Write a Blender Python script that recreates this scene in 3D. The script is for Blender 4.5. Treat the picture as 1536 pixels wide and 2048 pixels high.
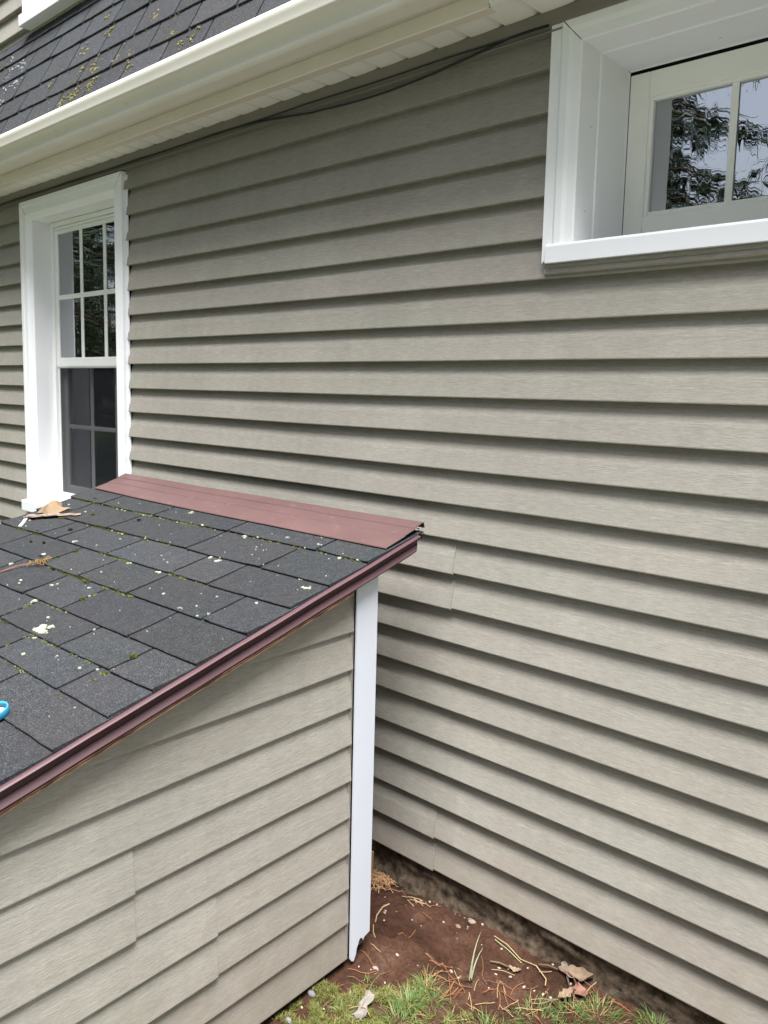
import bpy, math, random
from mathutils import Vector, Matrix, noise as mnoise
C = bpy.context.scene.collection
for o in list(bpy.data.objects): bpy.data.objects.remove(o)
E = 0.1016                       # one siding course (4 inches); all shapes below are in this unit
rnd = random.Random(11)
R = math.radians

# ------------------------------------------------------------------ camera
yaw, pit, rol = -0.7813284841493927, -0.1166058989325026, 0.011521849570932196
fwd = Vector((math.sin(yaw)*math.cos(pit), math.cos(yaw)*math.cos(pit), math.sin(pit)))
rt = Vector((math.cos(yaw), -math.sin(yaw), 0)); up = rt.cross(fwd)
rt2 = math.cos(rol)*rt + math.sin(rol)*up; up2 = -math.sin(rol)*rt + math.cos(rol)*up
cd = bpy.data.cameras.new("camera"); cam = bpy.data.objects.new("camera", cd); C.objects.link(cam)
cm = Matrix((rt2, up2, -fwd)).transposed().to_4x4()
cm.translation = Vector((0, -18.7347, -0.58076))*E
cam.matrix_world = cm
cd.sensor_fit = 'VERTICAL'; cd.sensor_height = 24; cd.lens = 1608.2368/2048*24
cd.shift_x = 158.7806/2048; cd.shift_y = -75.3645/2048
cd.clip_start = 0.05; cd.clip_end = 2000
bpy.context.scene.camera = cam

# ------------------------------------------------------------------ sky, sun, exposure
SUN_EL, SUN_AZ = R(73), R(134)     # azimuth clockwise from +Y: sun stands to the right, behind the viewer
w = bpy.data.worlds.new("World"); bpy.context.scene.world = w; w.use_nodes = True
nt = w.node_tree; nt.nodes.clear()
sk = nt.nodes.new('ShaderNodeTexSky'); sk.sky_type = 'NISHITA'; sk.sun_disc = False
sk.sun_elevation = SUN_EL; sk.sun_rotation = SUN_AZ; sk.air_density = 1.0; sk.dust_density = 4.0; sk.ozone_density = 1.0
hs = nt.nodes.new('ShaderNodeHueSaturation'); hs.inputs['Saturation'].default_value = 0.55
bg = nt.nodes.new('ShaderNodeBackground'); bg.inputs['Strength'].default_value = 0.085
wo = nt.nodes.new('ShaderNodeOutputWorld')
nt.links.new(sk.outputs[0], hs.inputs['Color']); nt.links.new(hs.outputs[0], bg.inputs['Color']); nt.links.new(bg.outputs[0], wo.inputs[0])
sd = bpy.data.lights.new("sun", 'SUN'); sd.energy = 5.0; sd.angle = R(34); sd.color = (0.965, 0.98, 1.0)
so = bpy.data.objects.new("sun", sd); C.objects.link(so)
sdir = Vector((math.sin(SUN_AZ)*math.cos(SUN_EL), math.cos(SUN_AZ)*math.cos(SUN_EL), math.sin(SUN_EL)))
so.rotation_euler = sdir.to_track_quat('Z', 'Y').to_euler(); so.location = sdir*20
vs = bpy.context.scene.view_settings
vs.view_transform = 'Standard'; vs.look = 'None'; vs.gamma = 1.0; vs.use_curve_mapping = False
vs.exposure = 1.58

# ------------------------------------------------------------------ materials
def mat(name, col, rough=0.6, spec=0.5):
    m = bpy.data.materials.new(name); m.use_nodes = True
    b = m.node_tree.nodes['Principled BSDF']
    b.inputs['Base Color'].default_value = (*col, 1); b.inputs['Roughness'].default_value = rough
    b.inputs['Specular IOR Level'].default_value = spec
    return m, m.node_tree, b
def nd(t, ty, **k):
    n = t.nodes.new(ty)
    for a, v in k.items():
        if a in n.inputs.keys() if isinstance(a, str) else False: n.inputs[a].default_value = v
        else: setattr(n, a, v)
    return n
def coords(t, scale, rot=(0, 0, 0)):
    tc = t.nodes.new('ShaderNodeTexCoord'); mp = t.nodes.new('ShaderNodeMapping')
    mp.inputs['Scale'].default_value = scale; mp.inputs['Rotation'].default_value = rot
    t.links.new(tc.outputs['Object'], mp.inputs['Vector']); return mp.outputs[0]
def noise(t, vec, scale, detail=3, rough=0.55):
    n = t.nodes.new('ShaderNodeTexNoise'); n.inputs['Scale'].default_value = scale
    n.inputs['Detail'].default_value = detail; n.inputs['Roughness'].default_value = rough
    t.links.new(vec, n.inputs['Vector']); return n.outputs['Fac']
def ramp(t, fac, stops):
    r = t.nodes.new('ShaderNodeValToRGB'); el = r.color_ramp.elements
    while len(el) < len(stops): el.new(0.5)
    for e, (p, c) in zip(el, stops):
        e.position = p; e.color = (*c, 1) if len(c) == 3 else c
    t.links.new(fac, r.inputs['Fac']); return r.outputs['Color']
def mix(t, fac, a, b, mode='MIX'):
    m = t.nodes.new('ShaderNodeMix'); m.data_type = 'RGBA'; m.blend_type = mode
    for s, v in ((m.inputs['Factor'], fac), (m.inputs['A'], a), (m.inputs['B'], b)):
        pass
    def put(sock, v):
        if isinstance(v, (int, float)): sock.default_value = v
        elif isinstance(v, tuple): sock.default_value = (*v, 1)
        else: t.links.new(v, sock)
    put(m.inputs[0], fac); put(m.inputs[6], a); put(m.inputs[7], b)
    return m.outputs[2]
def bump(t, b, h, strength, dist):
    n = t.nodes.new('ShaderNodeBump'); n.inputs['Strength'].default_value = strength; n.inputs['Distance'].default_value = dist
    t.links.new(h, n.inputs['Height']); t.links.new(n.outputs[0], b.inputs['Normal'])
def g(v): return (v, v, v)

def m_siding():
    m, t, b = mat("vinyl siding, warm grey woodgrain", (0.4, 0.38, 0.34), 0.5, 0.35)
    v = coords(t, (32, 32, 430)); v2 = coords(t, (110, 110, 1000)); v3 = coords(t, (2.2, 2.2, 9))
    n1 = noise(t, v, 1.0, 4, 0.6); n2 = noise(t, v2, 1.0, 2); n3 = noise(t, v3, 1.0, 2)
    col = ramp(t, n1, [(0.30, (0.236, 0.218, 0.187)), (0.5, (0.277, 0.257, 0.223)), (0.72, (0.322, 0.300, 0.263))])
    col = mix(t, 0.5, col, ramp(t, n2, [(0.32, g(0.40)), (0.68, g(0.60))]), 'OVERLAY')
    col = mix(t, 0.25, col, ramp(t, n3, [(0.35, (0.52, 0.485, 0.47)), (0.65, (0.47, 0.50, 0.45))]), 'OVERLAY')
    at = t.nodes.new('ShaderNodeAttribute'); at.attribute_name = 'tone'
    col = mix(t, 1.0, col, at.outputs['Color'], 'MULTIPLY')
    st = noise(t, coords(t, (26, 26, 1.3)), 1.0, 4, 0.6); bl = noise(t, coords(t, (1, 1, 1)), 2.3, 5, 0.65)
    col = mix(t, 0.16, col, ramp(t, st, [(0.35, g(0.40)), (0.65, g(0.58))]), 'OVERLAY')
    col = mix(t, 0.30, col, ramp(t, bl, [(0.35, g(0.40)), (0.65, g(0.60))]), 'OVERLAY')
    tc = t.nodes.new('ShaderNodeTexCoord'); sx = t.nodes.new('ShaderNodeSeparateXYZ'); t.links.new(tc.outputs['Object'], sx.inputs[0])
    sp_ = t.nodes.new('ShaderNodeMath'); sp_.operation = 'MULTIPLY_ADD'; sp_.inputs[1].default_value = 0.55; t.links.new(noise(t, coords(t, (9, 9, 14)), 1.0, 5, 0.7), sp_.inputs[0]); t.links.new(sx.outputs[2], sp_.inputs[2])
    mr = t.nodes.new('ShaderNodeMapRange'); mr.inputs[1].default_value = 0.62; mr.inputs[2].default_value = 0.28; mr.inputs[3].default_value = 0; mr.inputs[4].default_value = 0.42; t.links.new(sp_.outputs[0], mr.inputs[0])
    col = mix(t, mr.outputs[0], col, (0.17, 0.125, 0.088))
    t.links.new(col, b.inputs['Base Color'])
    ad = t.nodes.new('ShaderNodeMath'); ad.operation = 'ADD'; t.links.new(n1, ad.inputs[0]); t.links.new(n2, ad.inputs[1])
    bump(t, b, ad.outputs[0], 0.35, 0.0012)
    return m
def m_plain(name, col, rough=0.45, spec=0.4, var=0.06, vs=6, bs=0.0, dirt=None):
    m, t, b = mat(name, col, rough, spec)
    v = coords(t, (1, 1, 1)); n = noise(t, v, vs, 4)
    lo = tuple(c*(1-var) for c in col); hi = tuple(min(1, c*(1+var)) for c in col)
    c = ramp(t, n, [(0.3, lo), (0.7, hi)])
    if dirt:
        d = noise(t, v, dirt[1], 6, 0.7); f = ramp(t, d, [(dirt[2], g(0)), (min(1, dirt[2]+0.12), g(dirt[3]))])
        c = mix(t, f, c, dirt[0])
    t.links.new(c, b.inputs['Base Color'])
    if bs: bump(t, b, noise(t, v, 40, 3), 0.3, bs)
    return m
def m_shingle(name, dark, light, warm, brown):
    m, t, b = mat(name, light, 0.93, 0.25)
    v = coords(t, (1, 1, 1))
    gr = t.nodes.new('ShaderNodeTexVoronoi'); gr.inputs['Scale'].default_value = 520; t.links.new(v, gr.inputs['Vector'])
    sep = t.nodes.new('ShaderNodeSeparateColor'); t.links.new(gr.outputs['Color'], sep.inputs[0])
    col = ramp(t, sep.outputs[0], [(0.0, dark), (0.5, light), (0.80, tuple(c*1.4 for c in light)), (0.93, tuple(c*1.8 for c in light)), (0.99, tuple(c*3 for c in light))])
    big = noise(t, v, 5.5, 4, 0.6)
    col = mix(t, ramp(t, big, [(0.42, g(0)), (0.66, g(brown))]), col, warm, 'MIX')
    mid = noise(t, v, 45, 3, 0.6)
    col = mix(t, 0.5, col, ramp(t, mid, [(0.3, g(0.35)), (0.7, g(0.65))]), 'OVERLAY')
    at = t.nodes.new('ShaderNodeAttribute'); at.attribute_name = 'tone'
    col = mix(t, 1.0, col, at.outputs['Color'], 'MULTIPLY')
    t.links.new(col, b.inputs['Base Color'])
    bump(t, b, sep.outputs[0], 0.8, 0.0014)
    return m
def m_soil():
    m, t, b = mat("soil and lawn", (0.06, 0.03, 0.018), 0.95, 0.1)
    tc = t.nodes.new('ShaderNodeTexCoord'); v = tc.outputs['Object']
    n1 = noise(t, v, 9, 6, 0.65); n2 = noise(t, v, 90, 5, 0.65); n3 = noise(t, v, 320, 3, 0.6)
    col = ramp(t, n1, [(0.3, (0.030, 0.0145, 0.009)), (0.52, (0.054, 0.0255, 0.0155)), (0.72, (0.086, 0.046, 0.030))])
    col = mix(t, 0.75, col, ramp(t, n2, [(0.3, g(0.28)), (0.7, g(0.68))]), 'OVERLAY')
    vo = t.nodes.new('ShaderNodeTexVoronoi'); vo.inputs['Scale'].default_value = 75; t.links.new(v, vo.inputs['Vector'])
    s = t.nodes.new('ShaderNodeSeparateColor'); t.links.new(vo.outputs['Color'], s.inputs[0])
    spk = ramp(t, s.outputs[1], [(0.93, g(0)), (0.96, g(1))]); nearc = ramp(t, vo.outputs['Distance'], [(0.15, g(1)), (0.3, g(0))])
    col = mix(t, mix(t, 1.0, spk, nearc, 'MULTIPLY'), col, (0.20, 0.135, 0.09))
    # lawn away from the house
    sx = t.nodes.new('ShaderNodeSeparateXYZ'); t.links.new(v, sx.inputs[0])
    ed = t.nodes.new('ShaderNodeMath'); ed.operation = 'MULTIPLY_ADD'; ed.inputs[1].default_value = 0.5
    t.links.new(n1, ed.inputs[0]); t.links.new(sx.outputs[1], ed.inputs[2])
    lf = ramp(t, ed.outputs[0], [(0.0, g(1)), (0.001, g(0))])
    mr = t.nodes.new('ShaderNodeMapRange'); mr.inputs[1].default_value = -0.55; mr.inputs[2].default_value = -0.75; mr.inputs[3].default_value = 0; mr.inputs[4].default_value = 1
    t.links.new(ed.outputs[0], mr.inputs[0])
    lawn = ramp(t, n2, [(0.3, (0.025, 0.04, 0.010)), (0.7, (0.07, 0.11, 0.03))])
    col = mix(t, mr.outputs[0], col, lawn)
    t.links.new(col, b.inputs['Base Color'])
    ad = t.nodes.new('ShaderNodeMath'); ad.operation = 'ADD'; t.links.new(n2, ad.inputs[0]); t.links.new(n3, ad.inputs[1])
    bump(t, b, ad.outputs[0], 0.9, 0.006)
    return m
def m_glass(name, wave):
    m = bpy.data.materials.new(name); m.use_nodes = True; t = m.node_tree; t.nodes.clear()
    out = t.nodes.new('ShaderNodeOutputMaterial'); mx = t.nodes.new('ShaderNodeMixShader')
    tr = t.nodes.new('ShaderNodeBsdfTransparent'); tr.inputs[0].default_value = (0.80, 0.83, 0.82, 1)
    gl = t.nodes.new('ShaderNodeBsdfGlossy'); gl.inputs['Roughness'].default_value = 0.006; gl.inputs[0].default_value = (0.95, 0.97, 1, 1)
    fr = t.nodes.new('ShaderNodeFresnel'); fr.inputs['IOR'].default_value = 5.0
    v = coords(t, (3.0, 1, 1.6)); n = noise(t, v, 4.0, 2, 0.5)
    v2 = coords(t, (16, 1, 2.2)); n2 = noise(t, v2, 1.0, 2, 0.5)
    ad = t.nodes.new('ShaderNodeMath'); ad.operation = 'ADD'; t.links.new(n, ad.inputs[0]); t.links.new(n2, ad.inputs[1])
    bp = t.nodes.new('ShaderNodeBump'); bp.inputs['Strength'].default_value = wave; bp.inputs['Distance'].default_value = 0.004
    t.links.new(ad.outputs[0], bp.inputs['Height']); t.links.new(bp.outputs[0], gl.inputs['Normal'])
    t.links.new(fr.outputs[0], mx.inputs[0]); t.links.new(tr.outputs[0], mx.inputs[1]); t.links.new(gl.outputs[0], mx.inputs[2])
    t.links.new(mx.outputs[0], out.inputs[0]); return m
def m_screen():
    m = bpy.data.materials.new("insect screen mesh"); m.use_nodes = True; t = m.node_tree; t.nodes.clear()
    out = t.nodes.new('ShaderNodeOutputMaterial'); mx = t.nodes.new('ShaderNodeMixShader'); mx.inputs[0].default_value = 0.42
    tr = t.nodes.new('ShaderNodeBsdfTransparent'); df = t.nodes.new('ShaderNodeBsdfDiffuse'); df.inputs[0].default_value = (0.022, 0.023, 0.028, 1)
    t.links.new(tr.outputs[0], mx.inputs[1]); t.links.new(df.outputs[0], mx.inputs[2]); t.links.new(mx.outputs[0], out.inputs[0]); return m
def m_tone(name, rough=0.7, spec=0.3, trans=0.0):
    m, t, b = mat(name, (1, 1, 1), rough, spec)
    at = t.nodes.new('ShaderNodeAttribute'); at.attribute_name = 'tone'; t.links.new(at.outputs['Color'], b.inputs['Base Color'])
    return m

SIDING = m_siding()
WHITE = m_plain("white coil metal trim", (0.74, 0.745, 0.765), 0.38, 0.45, 0.02, 4)
CASE = m_plain("white casing with faint grime", (0.84, 0.84, 0.84), 0.4, 0.45, 0.025, 5, 0, ((0.5, 0.46, 0.40), 14, 0.70, 0.35))
SASH = m_plain("cream vinyl sash", (0.89, 0.88, 0.82), 0.35, 0.5, 0.02, 8)
VINYL = m_plain("white vinyl window frame", (0.84, 0.84, 0.82), 0.35, 0.5, 0.02, 8)
GUTTER = m_plain("off white gutter enamel", (0.68, 0.645, 0.56), 0.5, 0.5, 0.05, 3, 0, ((0.36, 0.32, 0.25), 7, 0.62, 0.45))
FASCIA = m_plain("tan fascia metal", (0.70, 0.63, 0.53), 0.42, 0.4, 0.05, 5)
SOFFIT = m_plain("cream vinyl soffit", (0.80, 0.78, 0.70), 0.5, 0.4, 0.04, 3)
FRIEZE = m_plain("dark taupe vinyl trim", (0.19, 0.172, 0.145), 0.5, 0.35, 0.05, 8)
MAROON = m_plain("maroon painted flashing", (0.088, 0.048, 0.045), 0.45, 0.5, 0.10, 7, 0, ((0.30, 0.19, 0.17), 45, 0.58, 0.22))
MAROON2 = m_plain("maroon drip edge enamel", (0.072, 0.036, 0.040), 0.5, 0.3, 0.08, 9, 0, ((0.26, 0.15, 0.14), 60, 0.66, 0.5))
PLY = m_plain("weathered plywood edge", (0.19, 0.105, 0.06), 0.85, 0.15, 0.35, 30)
PLYD = m_plain("dark plywood glue line", (0.035, 0.018, 0.012), 0.9, 0.1, 0.3, 30)
BLACK = m_plain("black felt and gasket", (0.010, 0.010, 0.011), 0.9, 0.15, 0.2, 30)
CONC = m_plain("soil stained foundation", (0.075, 0.055, 0.038), 0.97, 0.08, 0.7, 45, 0.012, ((0.15, 0.125, 0.095), 17, 0.60, 0.6))
ROOM = m_plain("interior plaster", (0.30, 0.28, 0.25), 0.9, 0.1, 0.03, 1)
CURT = m_plain("pale curtain cloth", (0.85, 0.85, 0.86), 0.9, 0.1, 0.05, 8)
SHING = m_shingle("charcoal asphalt shingle", (0.008, 0.0088, 0.0093), (0.0205, 0.0222, 0.0233), (0.029, 0.0235, 0.022), 0.32)
SHINGU = m_shingle("old asphalt shingle on steep roof", (0.011, 0.0118, 0.0128), (0.029, 0.031, 0.034), (0.034, 0.030, 0.024), 0.40)
SOIL = m_soil()
GLASS = m_glass("reflective window glass", 0.05)
GLASS2 = m_glass("wavy reflective window glass", 0.07)
SCREEN = m_screen()
LEAFM = m_tone("grass and moss blades", 0.6, 0.25)
DRY = m_tone("dry plant litter", 0.8, 0.15)
FRIEZE2 = m_plain('taupe receiving channel', (0.24, 0.215, 0.18), 0.5, 0.3, 0.2, 12)
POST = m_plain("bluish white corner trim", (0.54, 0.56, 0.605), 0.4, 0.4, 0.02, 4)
LICH = m_tone("lichen crust", 0.95, 0.05)
STONE = m_tone("small stone", 0.8, 0.25)
CABLE = m_plain("black cable jacket", (0.012, 0.012, 0.018), 0.4, 0.4, 0.1, 20)
CAPB = m_plain("blue plastic", (0.03, 0.22, 0.38), 0.35, 0.5, 0.06, 30)
CAPW = m_plain("pale cap liner", (0.62, 0.52, 0.40), 0.6, 0.3, 0.25, 60)
BARK = m_plain("tree bark", (0.07, 0.05, 0.035), 0.95, 0.1, 0.4, 14, 0.01)
FOAM = m_plain("old sealant foam", (0.10, 0.085, 0.05), 0.9, 0.1, 0.3, 40)

# ------------------------------------------------------------------ mesh building
class MB:
    def __init__(s): s.v = []; s.f = []; s.t = []
    def add(s, vs, fs, tone=None):
        n = len(s.v); s.v += [tuple(v) for v in vs]; s.f += [tuple(i+n for i in f) for f in fs]
        s.t += [tone or (1, 1, 1)]*len(vs)
    def box(s, x0, x1, y0, y1, z0, z1, tone=None):
        s.add([(x, y, z) for x in (x0, x1) for y in (y0, y1) for z in (z0, z1)],
              [(0, 1, 3, 2), (4, 6, 7, 5), (0, 4, 5, 1), (2, 3, 7, 6), (0, 2, 6, 4), (1, 5, 7, 3)], tone)
    def grid(s, rows, tone=None, close=False):
        n = len(rows[0]); vs = [p for r in rows for p in r]; fs = []
        for i in range(len(rows)-1):
            for j in range(n if close else n-1):
                k = (j+1) % n
                fs.append((i*n+j, i*n+k, (i+1)*n+k, (i+1)*n+j))
        s.add(vs, fs, tone)
    def loft(s, prof, place, us, tone=None, caps=True):      # closed profile swept
        rows = [[place(u, p) for p in prof] for u in us]; s.grid(rows, tone, True)
        if caps:
            n = len(prof); b = len(s.v)-n*len(us)
            s.f.append(tuple(b+i for i in range(n))); e = b+n*(len(us)-1); s.f.append(tuple(e+n-1-i for i in range(n)))
    def tube(s, pts, r, n=6, tone=None):
        pts = [Vector(p) for p in pts]; rows = []
        for i, p in enumerate(pts):
            d = (pts[min(i+1, len(pts)-1)]-pts[max(i-1, 0)]).normalized()
            a = d.cross(Vector((0.3, 0.2, 1)) if abs(d.z) < 0.9 else Vector((1, 0, 0))).normalized(); b = d.cross(a)
            rr = r[i] if isinstance(r, (list, tuple)) else r
            rows.append([p+(a*math.cos(6.2832*k/n)+b*math.sin(6.2832*k/n))*rr for k in range(n)])
        s.grid(rows, tone, True)
        b0 = len(s.v)-n*len(pts); s.f.append(tuple(b0+i for i in range(n))); e = b0+n*(len(pts)-1); s.f.append(tuple(e+n-1-i for i in range(n)))
    def build(s, name, m, parent=None, loc=None, smooth=False, bevel=0, solid=0, fixn=False):
        org = Vector(loc) if loc is not None else (Vector(parent['_org']) if parent else Vector((0, 0, 0)))
        me = bpy.data.meshes.new(name)
        me.from_pydata([tuple((Vector(v)-org)*E) for v in s.v], [], s.f)
        at = me.color_attributes.new('tone', 'FLOAT_COLOR', 'POINT')
        at.data.foreach_set('color', [c for t in s.t for c in (*t, 1)])
        if smooth: me.polygons.foreach_set('use_smooth', [True]*len(me.polygons))
        me.materials.append(m); me.update()
        if fixn:
            import bmesh
            bm = bmesh.new(); bm.from_mesh(me); bmesh.ops.recalc_face_normals(bm, faces=bm.faces); bm.to_mesh(me); bm.free()
        o = bpy.data.objects.new(name, me); C.objects.link(o)
        if parent: o.parent = parent; o['_org'] = tuple(org)
        else: o.location = org*E; o['_org'] = tuple(org)
        if solid:
            q = o.modifiers.new('thickness', 'SOLIDIFY'); q.thickness = solid*E; q.offset = 0
        if bevel:
            q = o.modifiers.new('edge', 'BEVEL'); q.width = bevel*E; q.segments = 2; q.limit_method = 'ANGLE'
        return o
def tag(o, label=None, cat=None, group=None, kind=None):
    if label: o['label'] = label
    if cat: o['category'] = cat
    if group: o['group'] = group
    if kind: o['kind'] = kind
    return o
def thing(name, loc, label, cat, group=None):
    o = bpy.data.objects.new(name, None); C.objects.link(o); o.location = Vector(loc)*E; o['_org'] = tuple(loc)
    return tag(o, label, cat, group)
def lin(a, b, step):
    n = max(1, int(abs(b-a)/step)); return [a+(b-a)*i/n for i in range(n+1)]
def wav(u, k): return mnoise.noise(Vector((u*0.16, k*7.31, 1.7)))

# ------------------------------------------------------------------ siding
DEPTH = 0.21
def course(mb, place, u0, u1, z0, seed, expo=1.0, zlo=None, zhi=None, out=0.0, drop=0.0, top=None, DEPTH=DEPTH):
    tn = 1.0+0.05*(rnd.random()-0.5); tone = (tn, tn*(1+0.012*(rnd.random()-.5)), tn*(1+0.02*(rnd.random()-.5)))
    prof = [(-DEPTH*1.25-0.02, 0.012), (-0.02, 0.0), (-0.004, 0.010), (0.0, 0.035), (-DEPTH*0.42, 0.5), (-DEPTH*0.78, 0.82), (-DEPTH*1.22, 1.06)]
    us = lin(u0, u1, 0.9); rows = []
    for u in us:
        dz = 0.013*wav(u, seed); dd = 0.014*wav(u+50, seed+3)
        r = []
        for d, z in prof:
            zz = z0+z*expo+dz-drop; d2 = d+out+(dd if d > -0.1 else 0)
            if zlo is not None: zz = max(zz, zlo)
            if zhi is not None: zz = min(zz, zhi)
            if top is not None: zz = min(zz, top(u))
            r.append(place(u, d2, zz))
        rows.append(r)
    mb.grid(rows, tone)
    for r in (rows[0], rows[-1]):     # panel ends
        mb.add([r[1], r[2], r[3], r[4], r[5]] + [tuple(Vector(p)+(Vector(r[0])-Vector(r[1]))*0.16) for p in (r[1], r[3], r[4], r[5])],
               [(0, 1, 2, 6, 5), (2, 3, 7, 6), (3, 4, 8, 7)], tone)

house = thing('house', (0, 0.3, -16), 'grey clapboard house with white windows, gutter and dark shingle roof', 'house')
DZ = {-15: -.05, -14: -.018, -13: -.01, -12: .019, -11: -.008, -10: .025, -9: .003, -8: .024, -7: .021, -6: .045, -5: .013, -4: .005, -3: -.02, -2: .003, -1: -.014, 0: -.008, 1: -.028, 2: -.008, 3: -.017, 4: .004, 5: .002, 6: .008, 7: .026}
XL, XR = -62, 22
LW0, LW1, RW0, RW1 = -38.10, -29.00, -10.31, -1.72
mb = MB(); mp = lambda u, d, z: (u, -d, z)
seam = {-6: -12.64, -7: -12.66, -14: -13.0, -15: -13.0, 2: -52.3, 3: -52.1}
for k in range(-15, 8):
    segs = [(XL, XR)]; z0 = k+DZ[k]
    if -7 <= k <= 6: segs = [(XL, LW0), (LW1, XR)]
    if k >= 3: segs = [(a, b) for a, b in segs[:-1]] + [(segs[-1][0], RW0), (RW1, XR)]
    for a, b in segs:
        a2 = a+rnd.uniform(-.03, .03) if a == LW1 else a
        b2 = b
        if k in seam and a < seam[k] < b:
            s = seam[k]
            course(mb, mp, a2, s, z0, k, out=0.04, drop=0.03); course(mb, mp, s-0.6, b2, z0, k)
        elif k == 2:
            course(mb, mp, a2, RW0, z0, k); course(mb, mp, RW0, RW1, z0, k, zhi=2.5); course(mb, mp, RW1, b2, z0, k)
        else:
            course(mb, mp, a2, b2, z0, k)
mb.build('siding', SIDING, house)
# solid wall behind the siding, with the two window openings left free
mb = MB(); xs = [XL, -37.5, -29.8, -9.6, -2.4, XR]; zs = [-15.1, -6.8, 2.75, 6.95, 7.45, 9.2]
for i in range(5):
    for j in range(5):
        if i == 1 and j in (1, 2): continue
        if i == 3 and j in (2, 3): continue
        mb.box(xs[i], xs[i+1], 0.32, 0.6, zs[j], zs[j+1])
mb.build('sheathing', BLACK, house)
mb = MB(); rx0, rx1, ry0, ry1, rz0, rz1 = XL, XR, 0.62, 42, -14.5, 9
mb.add([(rx0, ry0, rz0), (rx1, ry0, rz0), (rx1, ry1, rz0), (rx0, ry1, rz0), (rx0, ry0, rz1), (rx1, ry0, rz1), (rx1, ry1, rz1), (rx0, ry1, rz1)],
       [(0, 1, 2, 3), (4, 7, 6, 5), (3, 2, 6, 7), (0, 3, 7, 4), (1, 5, 6, 2)])
mb.box(-20, -19, 0.62, 42, -14.5, 9)
mb.build('interior_walls', ROOM, house)
# foundation
mb = MB(); rows = []
zz = [-17.6, -17.0, -16.6]+[-16.4+0.08*i for i in range(19)]
xx = lin(XL, -20, 3)[:-1]+lin(-20, -2, 0.09)+lin(-2, XR, 3)[1:]
for x in xx:
    rows.append([(x, 0.14+0.20*mnoise.fractal(Vector((x*0.9, z*1.6, 3)), 0.9, 2.2, 4)*0.6 - max(0, (-15.75-z))*0.25, z) for z in zz])
mb.grid(rows); mb.build('foundation', CONC, house, smooth=True)
# trim band under the soffit
mb = MB(); ul = lin(XL, XR, 3)
prof = [(-.09, 7.80), (-.13, 7.805), (-.14, 7.83), (-.10, 7.86), (-.10, 7.94), (-.19, 7.95), (-.20, 8.0), (-.20, 8.26), (-.17, 8.31), (.3, 8.31), (.3, 7.8)]
mb.loft(prof, lambda u, p: (u, p[0], p[1]), ul); mb.build('frieze_trim', FRIEZE, house, fixn=True)
# soffit: four inch grooved panels running away from the wall
mb = MB(); prof = []; x = XL
while x < XR:
    o = x+0.41
    prof += [(o-.50, 8.285), (o-.13, 8.31), (o-.07, 8.40), (o+.02, 8.46), (o+.055, 8.44), (o+.075, 8.28), (o+.3, 8.28)]; x += 1.0
mb.grid([[(x, y, z) for x, z in prof] for y in (0.2, -0.5, -1.25)]); mb.build('soffit', SOFFIT, house, solid=.02)
FX = -11.27
mb = MB()
prof = [(-1.02, 8.285), (-1.02, 8.245), (-1.36, 8.235), (-1.385, 8.26), (-1.385, 8.66), (-1.37, 8.70), (-1.30, 8.70), (-1.30, 8.285)]
mb.loft(prof, lambda u, p: (u, p[0], p[1]), lin(XL, FX, 4)); mb.build('fascia', FASCIA, house, fixn=True, bevel=.012)
mb = MB()
prof2 = [(-1.22, 8.30), (-1.22, 8.27), (-1.36, 8.26), (-1.36, 8.70), (-1.30, 8.70), (-1.30, 8.30)]
mb.loft(prof2, lambda u, p: (u, p[0], p[1]), lin(FX+.05, XR, 4)); mb.build('fascia', SOFFIT, house, fixn=True)
# gutter: ogee profile
mb = MB(); prof = [(-1.38, 9.74), (-1.385, 8.72), (-1.41, 8.645), (-1.7, 8.64), (-2.09, 8.64), (-2.16, 8.65), (-2.20, 8.69), (-2.205, 8.76), (-2.20, 8.81), (-2.20, 8.845)]
prof[-4:] = [(-2.215, 8.69), (-2.24, 8.745), (-2.235, 8.79), (-2.205, 8.825), (-2.185, 8.86)]
for i in range(1, 9):
    q = 1.5708*i/8; prof.append((-2.185-0.30*(1-math.cos(q)), 8.86+0.33*math.sin(q)))
prof += [(-2.495, 9.26), (-2.505, 9.40), (-2.53, 9.49), (-2.54, 9.56), (-2.545, 9.66), (-2.53, 9.70), (-2.49, 9.715), (-2.44, 9.70), (-2.43, 9.65)]
for a, b, off in ((XL, XR, 0.0),):
    mb.grid([[(u, p[0]+off*(1 if p[0] > -1.5 else -1), p[1]-off*.7) for p in prof] for u in lin(a, b, 4)])
go = mb.build('gutter', GUTTER, house, smooth=True, solid=.02)
go.data.polygons.foreach_set('use_smooth', [True]*len(go.data.polygons))

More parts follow.
